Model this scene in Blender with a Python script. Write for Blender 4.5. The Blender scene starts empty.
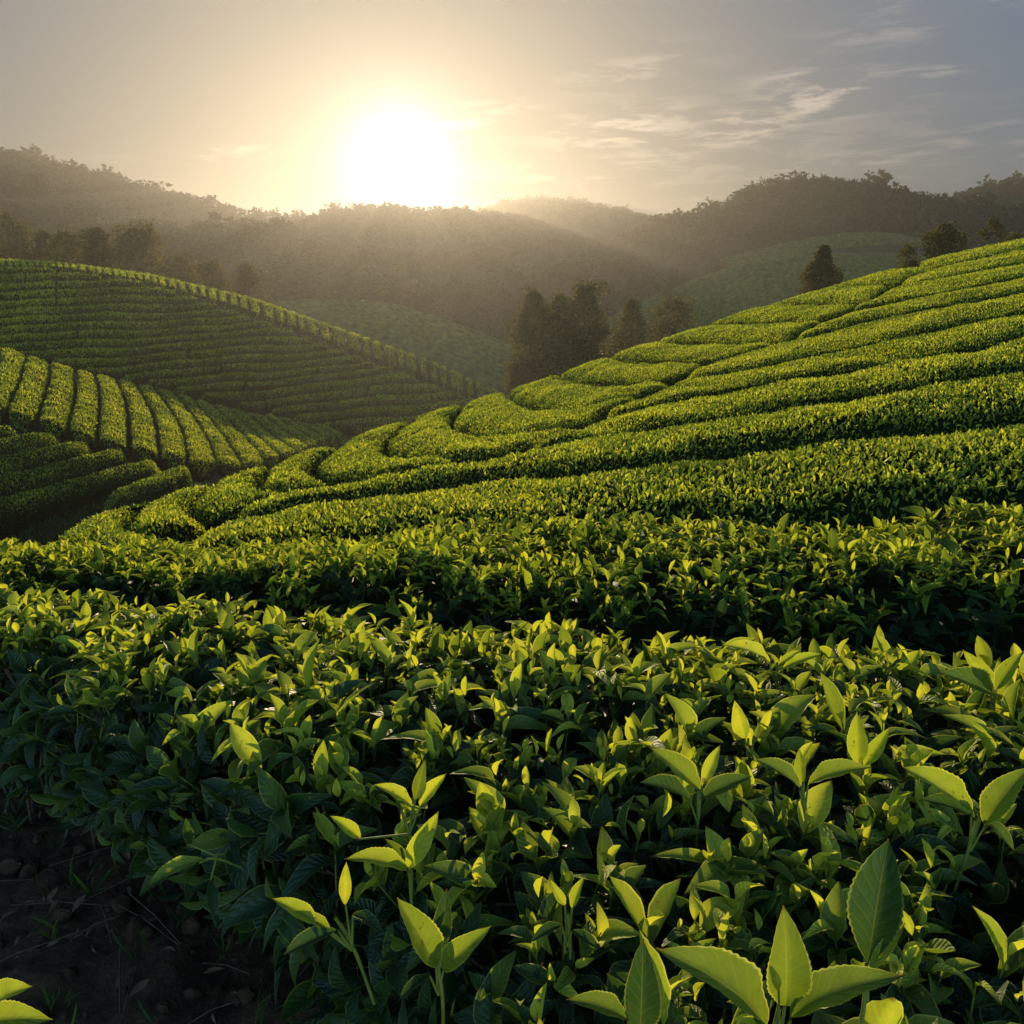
import bpy, math, random
import numpy as np
from mathutils import Vector, Matrix

R = math.radians
RNG = np.random.default_rng(7)
random.seed(7)
scene = bpy.context.scene
COL = scene.collection

# ------------------------------------------------------------------ camera, sky, sun, exposure
F_PX, PITCH = 768.0, R(13.3)
cam_d = bpy.data.cameras.new('camera')
cam_d.lens, cam_d.sensor_width, cam_d.clip_start, cam_d.clip_end = 27.0, 36.0, 0.03, 20000
cam = bpy.data.objects.new('camera', cam_d)
COL.objects.link(cam)
cam.rotation_euler = (R(90) - PITCH, 0, 0)
scene.camera = cam

SUN_EL, SUN_AZ = R(10.6), R(-7.7)            # azimuth from +Y towards +X
SUN_DIR = np.array([math.sin(SUN_AZ) * math.cos(SUN_EL), math.cos(SUN_AZ) * math.cos(SUN_EL), math.sin(SUN_EL)])
sun_d = bpy.data.lights.new('sun', 'SUN')
sun_d.energy, sun_d.angle, sun_d.color = 5.0, R(0.5), (1.0, 0.78, 0.47)
sun = bpy.data.objects.new('sun', sun_d)
COL.objects.link(sun)
sun.rotation_euler = Vector(-SUN_DIR).to_track_quat('-Z', 'Y').to_euler()

scene.view_settings.view_transform = 'Standard'
scene.view_settings.look = 'None'
scene.view_settings.gamma = 1.0
scene.view_settings.exposure = 1.3
scene.render.engine = 'CYCLES'
cy = scene.cycles
cy.use_denoising = True
cy.max_bounces, cy.diffuse_bounces, cy.glossy_bounces = 6, 3, 2
cy.transmission_bounces, cy.transparent_max_bounces, cy.volume_bounces = 4, 8, 0
cy.sample_clamp_indirect = 6.0
cy.sample_clamp_direct = 3.0
cy.use_adaptive_sampling = False


class NT:
    """small helper for node trees"""
    def __init__(s, tree):
        s.t = tree
        s.n = tree.nodes
        s.n.clear()

    def node(s, kind, **kw):
        nd = s.n.new(kind)
        for k, v in kw.items():
            setattr(nd, k, v)
        return nd

    def link(s, a, b):
        s.t.links.new(a, b)

    def put(s, sock, v):
        if hasattr(v, 'is_output'):
            s.link(v, sock)
        else:
            if sock.type == 'RGBA' and len(v) == 3:
                v = (*v, 1)
            sock.default_value = v

    def math(s, op, a, b=0.0, c=None, clamp=False):
        nd = s.node('ShaderNodeMath', operation=op, use_clamp=clamp)
        s.put(nd.inputs[0], a)
        s.put(nd.inputs[1], b)
        if c is not None:
            s.put(nd.inputs[2], c)
        return nd.outputs[0]

    def vmath(s, op, a, b=None):
        nd = s.node('ShaderNodeVectorMath', operation=op)
        s.put(nd.inputs[0], a)
        if b is not None:
            s.put(nd.inputs[1], b)
        return nd.outputs['Value'] if op in ('DOT_PRODUCT', 'LENGTH') else nd.outputs[0]

    def mix(s, f, a, b, blend='MIX'):
        nd = s.node('ShaderNodeMix', data_type='RGBA', blend_type=blend)
        s.put(nd.inputs[0], f)
        s.put(nd.inputs[6], a)
        s.put(nd.inputs[7], b)
        return nd.outputs[2]

    def ramp(s, f, stops):
        nd = s.node('ShaderNodeValToRGB')
        el = nd.color_ramp.elements
        while len(el) < len(stops):
            el.new(0.5)
        for e, (p, c) in zip(el, stops):
            e.position = p
            e.color = (*c, 1) if len(c) == 3 else c
        s.put(nd.inputs[0], f)
        return nd.outputs[0]

    def noise(s, vec, scale, detail=4, rough=0.55, dist=0.0):
        nd = s.node('ShaderNodeTexNoise')
        s.put(nd.inputs['Vector'], vec)
        nd.inputs['Scale'].default_value = scale
        nd.inputs['Detail'].default_value = detail
        nd.inputs['Roughness'].default_value = rough
        nd.inputs['Distortion'].default_value = dist
        return nd.outputs[0]

    def smooth(s, x, lo, hi):
        nd = s.node('ShaderNodeMapRange', interpolation_type='SMOOTHSTEP')
        s.put(nd.inputs[0], x)
        nd.inputs[1].default_value, nd.inputs[2].default_value = lo, hi
        return nd.outputs[0]


def pix_dir(u, v):
    """unit viewing direction of a spot in the photo, in world axes"""
    xc, yc = (u - 512) / F_PX, (512 - v) / F_PX
    d = np.stack([xc + 0 * yc, math.cos(PITCH) + yc * math.sin(PITCH) + 0 * xc, yc * math.cos(PITCH) - math.sin(PITCH) + 0 * xc], -1)
    return d / np.linalg.norm(d, axis=-1, keepdims=True)


def unproj(u, v, Y):
    u, v, Y = (np.asarray(a, float) for a in (u, v, Y))
    d = pix_dir(u, v)
    return d * (Y / d[..., 1])[..., None]


def make_world():
    w = bpy.data.worlds.new('World')
    scene.world = w
    w.use_nodes = True
    k = NT(w.node_tree)
    sky = k.node('ShaderNodeTexSky', sky_type='NISHITA', sun_disc=False)
    sky.sun_elevation, sky.sun_rotation = SUN_EL, SUN_AZ
    sky.air_density, sky.dust_density, sky.ozone_density = 1.0, 0.6, 1.0
    hsv = k.node('ShaderNodeHueSaturation')
    hsv.inputs['Saturation'].default_value = 1.05
    hsv.inputs['Value'].default_value = 1.0
    k.link(sky.outputs[0], hsv.inputs['Color'])
    co = k.node('ShaderNodeTexCoord').outputs['Generated']
    sep = k.node('ShaderNodeSeparateXYZ')
    k.link(co, sep.inputs[0])
    base = hsv.outputs[0]
    # the photo's exposure holds the bright side of the sky back
    side = k.math('POWER', k.math('MAXIMUM', k.math('ADD', k.math('MULTIPLY', k.vmath('DOT_PRODUCT', k.node('ShaderNodeTexCoord').outputs['Generated'], tuple(SUN_DIR)), .5), .5), 0.0), 4.0)
    lum = k.node('ShaderNodeRGBToBW')
    k.link(base, lum.inputs[0])
    dv = k.math('DIVIDE', 1.0, k.math('ADD', 1.0, k.math('MULTIPLY', k.math('MULTIPLY', lum.outputs[0], side), 3.0)))
    base = k.vmath('SCALE', base)
    base.node.inputs['Scale'].default_value = 1
    k.link(dv, base.node.inputs['Scale'])
    base = k.mix(1.0, base, (.79, 1.05, 1.36), 'MULTIPLY')
    # thin cirrus, each wisp where it stands in the sky
    cloud = None
    st = k.node('ShaderNodeMapping')
    st.inputs['Rotation'].default_value = (0, R(9), 0)
    st.inputs['Scale'].default_value = (5, 5, 30)
    k.link(co, st.inputs[0])
    nz = k.noise(st.outputs[0], 2.3, 8, 0.62, 0.35)
    wis = k.smooth(nz, 0.47, 0.62)
    for (u, v, su, sv, a) in ((830, 100, .085, .020, 1.0), (735, 130, .085, .022, .8), (625, 130, .09, .022, .8),
                              (470, 118, .06, .012, .9), (955, 8, .10, .016, .7), (790, 80, .05, .012, .6),
                              (640, 70, .08, .02, .35), (935, 75, .05, .010, .5), (900, 160, .30, .03, .45), (240, 150, .12, .008, .4),
                              (620, 165, .3, .03, .4)):
        d = pix_dir(np.float64(u), np.float64(v))
        rt = np.array([d[1], -d[0], 0]); rt /= np.linalg.norm(rt)
        up = np.cross(rt, d)
        rt2 = rt * math.cos(.1) + up * math.sin(.1); up2 = up * math.cos(.1) - rt * math.sin(.1)
        a_ = k.math('DIVIDE', k.vmath('DOT_PRODUCT', co, tuple(rt2)), su)
        b0 = k.math('SUBTRACT', k.vmath('DOT_PRODUCT', co, tuple(up2)), 0.0)
        b_ = k.math('DIVIDE', b0, sv)
        r2 = k.math('ADD', k.math('MULTIPLY', a_, a_), k.math('MULTIPLY', b_, b_))
        g = k.math('MULTIPLY', k.math('POWER', 2.718, k.math('MULTIPLY', r2, -1.0)), a)
        g = k.math('MULTIPLY', g, k.math('GREATER_THAN', k.vmath('DOT_PRODUCT', co, tuple(d)), 0.0))
        cloud = g if cloud is None else k.math('MAXIMUM', cloud, g)
    cf = k.math('MULTIPLY', cloud, k.math('ADD', wis, 0.06), clamp=True)
    cdot = k.vmath('DOT_PRODUCT', co, tuple(SUN_DIR))
    cdot = k.math('MAXIMUM', cdot, 0.0)
    warm = k.math('POWER', cdot, 9.0)
    ccol = k.mix(warm, (1.5, 1.38, 1.25), (2.9, 2.4, 1.8))
    base = k.mix(k.math('MULTIPLY', cf, 0.75), base, ccol)
    # aureole round the sun in the dusty air
    ang = k.math('ARCCOSINE', k.math('MINIMUM', cdot, 1.0))
    def lobe(sig, col, amp):
        x = k.math('DIVIDE', ang, sig)
        e = k.math('POWER', 2.718, k.math('MULTIPLY', k.math('MULTIPLY', x, x), -1.0))
        return k.mix(1.0, (0, 0, 0), k.mix(1.0, tuple(c * amp for c in col), e, 'MULTIPLY'), 'ADD')
    glow = lobe(0.054, (1.0, .96, .88), 4.5)
    glow = k.mix(1.0, glow, lobe(0.098, (1.0, .94, .84), .8), 'ADD')
    glow = k.mix(1.0, glow, lobe(0.24, (1.0, .88, .72), .32), 'ADD')
    glow = k.mix(1.0, glow, lobe(0.60, (1.0, .86, .70), .20), 'ADD')
    tot = k.mix(1.0, base, glow, 'ADD')
    bg = k.node('ShaderNodeBackground')
    bg.inputs[1].default_value = 0.15
    k.link(tot, bg.inputs[0])
    out = k.node('ShaderNodeOutputWorld')
    k.link(bg.outputs[0], out.inputs[0])


make_world()


# ------------------------------------------------------------------ materials
def new_mat(name):
    m = bpy.data.materials.new(name)
    m.use_nodes = True
    k = NT(m.node_tree)
    return m, k


def finish(k, shader, bump=None):
    o = k.node('ShaderNodeOutputMaterial')
    k.link(shader, o.inputs[0])


def bump(k, h, strength, dist):
    b = k.node('ShaderNodeBump')
    b.inputs['Strength'].default_value, b.inputs['Distance'].default_value = strength, dist
    k.link(h, b.inputs['Height'])
    return b.outputs[0]


def leaf_mat(name, stops, trans_tint=(1.25, 1.2, .55), trans=.5, rough=.47, veins=True, spec=.34):
    m, k = new_mat(name)
    age = k.node('ShaderNodeAttribute', attribute_name='age').outputs['Fac']
    colr = k.ramp(age, stops)
    geo = k.node('ShaderNodeNewGeometry')
    nrm = None
    if veins:
        uv = k.node('ShaderNodeUVMap').outputs[0]
        sp = k.node('ShaderNodeSeparateXYZ')
        k.link(uv, sp.inputs[0])
        s = k.math('ABSOLUTE', k.math('SUBTRACT', sp.outputs[0], 0.5))
        rib = k.math('SUBTRACT', 1.0, k.smooth(s, 0.0, 0.035))
        ph = k.math('MULTIPLY', k.math('SUBTRACT', sp.outputs[1], k.math('MULTIPLY', s, 0.55)), 52.0)
        side = k.smooth(k.math('SINE', ph), 0.5, 1.0)
        vein = k.math('MAXIMUM', rib, k.math('MULTIPLY', side, 0.22))
        colr = k.mix(k.math('MULTIPLY', vein, k.math('ADD', .18, k.math('MULTIPLY', age, .4))), colr, k.mix(.45, colr, (.50, .56, .18)))
        rim = k.math('MULTIPLY', k.smooth(s, .44, .495), k.math('ADD', .12, k.math('MULTIPLY', age, .75)))
        colr = k.mix(rim, colr, (.62, .58, .13))
        bn = k.noise(geo.outputs['Position'], 22, 3)
        colr = k.mix(k.math('MULTIPLY', k.smooth(bn, .35, .7), .55), colr, k.mix(1.0, colr, (.62, .80, .7), 'MULTIPLY'))
        pn = k.noise(geo.outputs['Position'], 90, 3)
        colr = k.mix(k.math('MULTIPLY', k.smooth(pn, .45, .75), .35), colr, k.mix(1.0, colr, (.72, .80, .6), 'MULTIPLY'))
        spot = k.math('MULTIPLY', k.smooth(k.noise(geo.outputs['Position'], 75, 2, .5), .69, .73), .7)
        tipb = k.math('MULTIPLY', k.smooth(k.math('ADD', sp.outputs[1], k.math('MULTIPLY', k.noise(geo.outputs['Position'], 30, 2), .25)), 1.06, 1.14), .8)
        colr = k.mix(k.math('MAXIMUM', spot, tipb), colr, (.10, .06, .018))
        hgt = k.math('ADD', k.math('MULTIPLY', k.math('ADD', k.math('MULTIPLY', k.math('SINE', ph), .25), vein), -0.6), k.math('MULTIPLY', k.noise(geo.outputs['Position'], 260, 2), .5))
        nrm = bump(k, hgt, 0.9, 0.003)
    pb = k.node('ShaderNodeBsdfPrincipled')
    k.link(colr, pb.inputs['Base Color'])
    if veins:
        k.link(k.math('ADD', rough - .10, k.math('MULTIPLY', age, .22)), pb.inputs['Roughness'])
        k.link(k.math('SUBTRACT', spec + .12, k.math('MULTIPLY', age, .3)), pb.inputs['Specular IOR Level'])
    else:
        pb.inputs['Roughness'].default_value = rough
        pb.inputs['Specular IOR Level'].default_value = spec
    tr = k.node('ShaderNodeBsdfTranslucent')
    tc = k.mix(1.0, colr, trans_tint, 'MULTIPLY')
    k.link(tc, tr.inputs[0])
    if nrm is not None:
        k.link(nrm, pb.inputs['Normal'])
    mx = k.node('ShaderNodeMixShader')
    mx.inputs[0].default_value = trans
    k.link(pb.outputs[0], mx.inputs[1])
    k.link(tr.outputs[0], mx.inputs[2])
    finish(k, mx.outputs[0])
    return m


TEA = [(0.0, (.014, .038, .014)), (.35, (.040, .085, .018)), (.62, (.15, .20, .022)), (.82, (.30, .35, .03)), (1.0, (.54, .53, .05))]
M_TEA = leaf_mat('tea_leaf', TEA)
M_TEA_MID = leaf_mat('tea_leaf_middle', TEA, trans=.5, rough=.62, spec=.06)
M_TEA_FAR = leaf_mat('tea_leaf_distant', TEA, veins=False, rough=.6, spec=.15)
M_CROWN = leaf_mat('tree_foliage', [(0, (.030, .040, .012)), (.5, (.075, .078, .020)), (1, (.17, .15, .038))],
                   trans_tint=(1.25, 1.0, .45), trans=.40, veins=False, rough=.6, spec=.15)
M_TREE = leaf_mat('tree_leaf', [(0, (.010, .028, .012)), (.5, (.026, .050, .018)), (1, (.060, .085, .026))],
                  trans_tint=(1.2, 1.0, .5), trans=.25, veins=False, rough=.7, spec=.1)


def simple_mat(name, c1, c2, scale, rough=.9, bstr=.6, bdist=.02, detail=6, c3=None, scale3=.3, spec=.1):
    m, k = new_mat(name)
    pos = k.node('ShaderNodeNewGeometry').outputs['Position']
    n = k.noise(pos, scale, detail, .62)
    c = k.mix(k.smooth(n, .35, .68), c1, c2)
    if c3:
        c = k.mix(k.smooth(k.noise(pos, scale3, 4), .48, .62), c, c3)
    pb = k.node('ShaderNodeBsdfPrincipled')
    k.link(c, pb.inputs['Base Color'])
    pb.inputs['Roughness'].default_value = rough
    pb.inputs['Specular IOR Level'].default_value = spec
    k.link(bump(k, n, bstr, bdist), pb.inputs['Normal'])
    finish(k, pb.outputs[0])
    return m


M_SOIL = simple_mat('soil', (.050, .027, .013), (.12, .066, .031), 14, bstr=1.0, bdist=.05, detail=9, c3=(.022, .030, .010), scale3=.16)
M_DRY = simple_mat('dry_leaf', (.06, .034, .018), (.14, .085, .045), 25, bdist=.003)
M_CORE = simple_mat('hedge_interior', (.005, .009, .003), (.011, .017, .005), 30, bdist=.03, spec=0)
M_BARK = simple_mat('bark', (.045, .030, .018), (.10, .072, .045), 40, bdist=.01)
M_STEM = simple_mat('green_stem', (.10, .13, .02), (.16, .17, .03), 60, rough=.6, bdist=.002)
M_HILL = simple_mat('hill_ground', (.022, .032, .012), (.045, .055, .02), .12, bdist=.5)
M_TEAMASS = simple_mat('distant_tea', (.022, .040, .008), (.095, .115, .020), .9, bstr=1.0, bdist=.25)
M_TEAGROUND = simple_mat('tea_hill_ground', (.016, .028, .009), (.03, .045, .014), .4, bdist=.2)


# ------------------------------------------------------------------ mesh helpers
class Bag:
    """collects quads with a uv, an age and a material index"""
    def __init__(s):
        s.v, s.f, s.uv, s.age, s.mi = [], [], [], [], []
        s.n = 0

    def add(s, V, Fc, uv=None, age=0.0, mi=0):
        V = np.asarray(V, np.float32).reshape(-1, 3)
        Fc = np.asarray(Fc, np.int64).reshape(-1, 4)
        s.v.append(V)
        s.f.append(Fc + s.n)
        s.uv.append(np.zeros((len(V), 2), np.float32) if uv is None else np.asarray(uv, np.float32).reshape(-1, 2))
        s.age.append(np.broadcast_to(np.asarray(age, np.float32), (len(V),)))
        s.mi.append(np.full(len(Fc), mi, np.int32))
        s.n += len(V)

    def build(s, name, mats, parent=None, smooth=True):
        V = np.concatenate(s.v); Fc = np.concatenate(s.f).astype(np.int32)
        uv = np.concatenate(s.uv); age = np.concatenate(s.age); mi = np.concatenate(s.mi)
        me = bpy.data.meshes.new(name)
        me.vertices.add(len(V)); me.vertices.foreach_set('co', V.ravel())
        me.loops.add(Fc.size); me.loops.foreach_set('vertex_index', Fc.ravel())
        me.polygons.add(len(Fc))
        me.polygons.foreach_set('loop_start', np.arange(0, Fc.size, 4, dtype=np.int32))
        for m in mats:
            me.materials.append(m)
        me.polygons.foreach_set('material_index', mi)
        me.polygons.foreach_set('use_smooth', np.full(len(Fc), smooth))
        ul = me.uv_layers.new(name='UVMap')
        ul.data.foreach_set('uv', uv[Fc.ravel()].ravel())
        at = me.attributes.new('age', 'FLOAT', 'POINT')
        at.data.foreach_set('value', age.astype(np.float32))
        me.update()
        o = bpy.data.objects.new(name, me)
        COL.objects.link(o)
        o.parent = parent
        return o


def tag(o, label=None, cat=None, group=None, kind=None):
    for a, b in (('label', label), ('category', cat), ('group', group), ('kind', kind)):
        if b:
            o[a] = b
    return o


def empty(name, loc=(0, 0, 0)):
    o = bpy.data.objects.new(name, None)
    COL.objects.link(o)
    o.location = loc
    return o


def unit(a):
    return a / np.maximum(np.linalg.norm(a, axis=-1, keepdims=True), 1e-9)


def leaf_template(nl, nw, curl=.25, fold=.28, wid=.21, serr=0.0, twist=0.0, tip=1.0):
    """a tea leaf along +x, upper face +z, width along y; unit length"""
    t = np.linspace(0, 1, nl + 1)
    s = np.linspace(-1, 1, nw + 1)
    prof = np.sin(np.pi * t ** 1.04) ** .88 * wid * (1 - .55 * np.clip((t - .9) / .1, 0, 1))
    prof = np.maximum(prof, .006)
    T, S = np.meshgrid(t, s, indexing='ij')
    W = np.repeat(prof[:, None], nw + 1, 1)
    if serr:
        saw = (np.arange(nl + 1) % 2) * serr
        W = W * (1 - saw[:, None] * (np.abs(S) > .99))
    y = S * W
    z = np.abs(S) ** 1.3 * W * fold * 2 - curl * T ** 2 * .9 + .16 * curl * T + .012 * np.sin(T * 19) * np.abs(S)
    x = T * (1 - .25 * abs(curl) * T)
    a = twist * T
    y, z = y * np.cos(a) - z * np.sin(a) * .3, z + y * np.sin(a)
    V = np.stack([x, y, z], -1).reshape(-1, 3)
    i = np.arange(nl)[:, None] * (nw + 1) + np.arange(nw)[None, :]
    Fc = np.stack([i, i + nw + 1, i + nw + 2, i + 1], -1).reshape(-1, 4)
    uv = np.stack([(S + 1) / 2, T], -1).reshape(-1, 2)
    return V, Fc, uv


def tset(nl, nw, serr=0.0):
    return [leaf_template(nl, nw, c, f, w, serr, tw) for c, f, w, tw in
            ((.20, .50, .165, .1), (.50, .44, .175, .3), (.80, .40, .185, -.3), (-.18, .48, .170, .25), (.55, .34, .205, -.1), (1.1, .42, .170, .4))]


T_GRASS = [leaf_template(4, 2, c, .2, .035) for c in (.2, .5, .9)]
T_HI, T_MID, T_LOW, T_TINY = tset(16, 6, .06), tset(9, 4), tset(3, 2), tset(2, 2)


def put_leaves(bag, P, D, N, L, age, temps, mi=0, rng=RNG):
    """leaves at P, along D, upper face N, lengths L"""
    n = len(P)
    if not n:
        return
    D = unit(D)
    Yv = unit(np.cross(N, D)); Nv = np.cross(D, Yv)
    pick = rng.integers(0, len(temps), n)
    wv = rng.uniform(.82, 1.2, n)
    for ti, (V, Fc, uv) in enumerate(temps):
        m = np.where(pick == ti)[0]
        if not len(m):
            continue
        l = L[m][:, None, None]
        X = P[m][:, None, :] + l * (V[None, :, 0:1] * D[m][:, None, :] + V[None, :, 1:2] * Yv[m][:, None, :] * wv[m][:, None, None] + V[None, :, 2:3] * Nv[m][:, None, :])
        k = len(V)
        Fa = Fc[None] + (np.arange(len(m)) * k)[:, None, None]
        bag.add(X, Fa, np.tile(uv, (len(m), 1)), np.repeat(age[m], k), mi)


def tube(bag, pts, rad, sides=5, mi=0, age=0.0):
    pts = np.asarray(pts, float); n = len(pts)
    rad = np.broadcast_to(rad, (n,))
    d = unit(np.gradient(pts, axis=0))
    ref = np.where(np.abs(d[:, 2:3]) > .9, np.array([[1., 0, 0]]), np.array([[0, 0, 1.]]))
    a = unit(np.cross(d, ref)); b = np.cross(d, a)
    th = np.arange(sides) * 2 * np.pi / sides
    V = pts[:, None] + rad[:, None, None] * (np.cos(th)[None, :, None] * a[:, None] + np.sin(th)[None, :, None] * b[:, None])
    i = np.arange(n - 1)[:, None] * sides; j = np.arange(sides)[None]; j2 = (j + 1) % sides
    Fc = np.stack([i + j, i + j2, i + sides + j2, i + sides + j], -1)
    bag.add(V, Fc, None, age, mi)


def vnoise(P, scale, seed=0):
    """cheap smooth noise, about -1..1"""
    r = np.random.default_rng(seed)
    out = 0
    for k in range(5):
        w = r.normal(size=3) * scale * (1.0 + .5 * k)
        out = out + np.sin(P @ w + r.uniform(0, 6.28) + 1.3 * np.sin(P @ (r.normal(size=3) * scale * .7))) / (1 + .35 * k)
    return out / 2.6


def resample(P, n):
    P = np.asarray(P, float)
    d = np.r_[0, np.cumsum(np.linalg.norm(np.diff(P, axis=0), axis=1))]
    t = np.linspace(0, d[-1], n)
    return np.stack([np.interp(t, d, P[:, k]) for k in range(P.shape[1])], -1)


def chaikin(P, it=2):
    P = np.asarray(P, float)
    for _ in range(it):
        q = np.empty((2 * len(P), P.shape[1]))
        q[0::2][:len(P) - 1] = .75 * P[:-1] + .25 * P[1:]
        Q = [P[0]]
        for a, b in zip(P[:-1], P[1:]):
            Q += [.75 * a + .25 * b, .25 * a + .75 * b]
        Q.append(P[-1])
        P = np.array(Q)
    return P


class TPS:
    def __init__(s, X, z, lam=1e-6, scale=1.0):
        s.X = np.asarray(X, float) / scale; s.sc = scale
        n = len(s.X)
        K = s.phi(s.X, s.X) + lam * np.eye(n)
        Pm = np.c_[np.ones(n), s.X]
        A = np.block([[K, Pm], [Pm.T, np.zeros((3, 3))]])
        s.w = np.linalg.solve(A, np.r_[np.asarray(z, float), 0, 0, 0])

    def phi(s, A, B):
        r2 = ((A[:, None] - B[None]) ** 2).sum(-1)
        return np.where(r2 > 1e-12, .5 * r2 * np.log(np.maximum(r2, 1e-12)), 0)

    def __call__(s, X):
        X = np.asarray(X, float) / s.sc
        out = np.empty(len(X))
        for i in range(0, len(X), 20000):
            x = X[i:i + 20000]
            out[i:i + 20000] = np.c_[s.phi(x, s.X), np.ones(len(x)), x] @ s.w
        return out


# ------------------------------------------------------------------ lie of the land: (u, v, distance) read off the photo
CREST = [(-120, 572, 4.0), (0, 545, 5.3), (50, 532, 6.0), (100, 519, 7.0), (200, 488, 9.2), (300, 455, 12), (400, 422, 15), (490, 397, 18.2), (560, 373, 20.8),
         (640, 345, 23.5), (720, 320, 26), (810, 291, 29.2), (910, 262, 32), (1024, 237, 36), (1160, 210, 40)]
RIGHT_D = CREST + [(-120, 600, 2.85), (0, 592, 2.65), (150, 596, 2.45), (330, 608, 2.25), (512, 625, 2.1), (700, 640, 2.0), (870, 655, 1.95), (1024, 658, 2.0), (1160, 655, 2.1),
                   (42, 553, 4.75), (150, 551, 4.6), (320, 541, 4.4), (512, 528, 4.2), (700, 522, 3.9), (900, 510, 3.7), (1024, 500, 3.65), (1160, 490, 3.7),
                   (125, 533, 5.8), (256, 511, 6.2), (416, 486, 6.3), (550, 467, 6.2), (700, 452, 6.0), (863, 432, 5.9), (1024, 415, 5.8), (1160, 400, 5.9),
                   (260, 494, 7.9), (400, 471, 8.0), (500, 454, 8.6), (592, 437, 8.3), (730, 414, 8.1), (880, 390, 8.0), (1024, 367, 7.9), (1160, 345, 8.0),
                   (480, 436, 10.8), (592, 420, 10.9), (726, 390, 10.8), (893, 360, 10.4), (1024, 335, 10.3), (1160, 308, 10.4),
                   (560, 410, 13.6), (673, 383, 13.6), (818, 354, 13.2), (1024, 311, 13.1), (1160, 282, 13.2),
                   (785, 341, 16.2), (918, 310, 16.2), (1024, 290, 16.1), (640, 383, 15.6), (520, 402, 15.8),
                   (866, 303, 21), (968, 285, 20), (1024, 276, 19.6), (968, 272, 24), (1024, 262, 23.8), (1024, 248, 29.5), (700, 342, 21.3)]
_r = np.array(RIGHT_D, float)
D_RIGHT = TPS(_r[:, :2], np.log(_r[:, 2]), 1e-4, 300.)


def on_right(pts):
    p = np.asarray(pts, float)
    return unproj(p[:, 0], p[:, 1], np.exp(D_RIGHT(p[:, :2])))


VALLEY_D = [(-80, 400, 30), (17, 413, 30), (83, 433, 30), (143, 450, 30.5), (203, 466, 31.5), (244, 466, 34), (296, 451, 43), (339, 433, 57),
            (-80, 325, 45), (0, 343, 46), (50, 355, 47), (116, 373, 49), (173, 385, 52), (232, 398, 56), (299, 415, 61), (332, 423, 64),
            (50, 390, 37), (128, 410, 39), (209, 433, 42), (266, 433, 50),
            (-80, 470, 25.5), (0, 440, 27.5), (61, 430, 29.5), (0, 475, 25.3), (128, 447, 29.5), (0, 514, 23), (158, 456, 29.2), (100, 499, 24.5), (189, 465, 29),
            (-80, 530, 21.5), (60, 520, 22.8), (220, 480, 28)]
_v = np.array(VALLEY_D, float)
D_VALLEY = TPS(_v[:, :2], np.log(_v[:, 2]), 1e-4, 200.)


def on_valley(pts):
    p = np.asarray(pts, float)
    return unproj(p[:, 0], p[:, 1], np.exp(D_VALLEY(p[:, :2])))


# left hill: skyline, lower edge of the sunny strip along it, and foot
HILL_TOP = np.array([(-160, 252, 88), (0, 262, 89), (60, 264, 90), (150, 274, 91), (250, 297, 93), (350, 332, 95), (430, 361, 97), (500, 391, 99), (560, 412, 100)], float)
HILL_STRIP = np.array([(-160, 254, 80), (0, 264.5, 81), (60, 267, 81), (150, 281, 82), (250, 312, 84), (350, 350, 86), (430, 381, 88), (500, 406, 90), (560, 428, 91)], float)
HILL_FOOT = np.array([(-160, 325, 60), (0, 352, 61), (116, 378, 63), (232, 403, 67), (332, 428, 70), (430, 440, 74), (560, 455, 78)], float)


for _t in (HILL_TOP, HILL_STRIP, HILL_FOOT):
    _t[:, 2] *= .90
HILL_TOP[:3, 1] -= (4, 3, 2)


def edge(tab, u):
    return np.interp(u, tab[:, 0], tab[:, 1])


def on_hill(pts):
    p = np.asarray(pts, float)
    u, v = p[:, 0], p[:, 1]
    out = []
    vt, vs, vf = edge(HILL_TOP, u), edge(HILL_STRIP, u), edge(HILL_FOOT, u)
    Yt, Ys, Yf = (np.interp(u, t[:, 0], t[:, 2]) for t in (HILL_TOP, HILL_STRIP, HILL_FOOT))
    f = np.clip((v - vs) / (vf - vs), -2, 1.4)
    Yl = Ys + (Yf - Ys) * (1.12 * f - .12 * f * f)
    g = np.clip((vs - v) / np.maximum(vs - vt, .5), 0, 1)
    Y = np.where(v >= vs, Yl, Ys + (Yt - Ys) * g)
    return unproj(u, v, Y)


HEDGE_H = .62
# ground: one height field through all of that
gp = []
def gadd(P, dz):
    for p in np.atleast_2d(P):
        gp.append((p[0], p[1], p[2] + dz))
gadd(unproj(_r[:, 0], _r[:, 1], _r[:, 2]), -HEDGE_H)
gadd(unproj(_v[:, 0], _v[:, 1], _v[:, 2]), -HEDGE_H - .15)
for tab, dz in ((HILL_TOP, -.8), (HILL_STRIP, -.8), (HILL_FOOT, -.8)):
    gadd(unproj(tab[:, 0], tab[:, 1], tab[:, 2]), dz)
_mid = np.array([(u, (edge(HILL_STRIP, u) + edge(HILL_FOOT, u)) / 2) for u in (-160, 0, 120, 240, 360, 470)])
gadd(on_hill(_mid), -.8)
_c = np.array(CREST, float)
_cp = unproj(_c[:, 0], _c[:, 1], _c[:, 2])
for i, p in enumerate(_cp):                      # the right hill falls away behind its skyline
    k = .4 + .6 * i / len(_cp)
    gp.append((p[0] - .12 * (3 + 5 * k), p[1] + 3 + 5 * k, p[2] - .9 - 2.2 * k))
    if i > 4:
        gp.append((p[0] - 2, p[1] + 16, min(p[2] - 8, -8.5)))
_t = unproj(HILL_TOP[:, 0], HILL_TOP[:, 1], HILL_TOP[:, 2])
for p in _t:
    gp.append((p[0], p[1] + 12, p[2] - 3.5)); gp.append((p[0], p[1] + 45, min(p[2] - 16, -16)))
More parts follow.
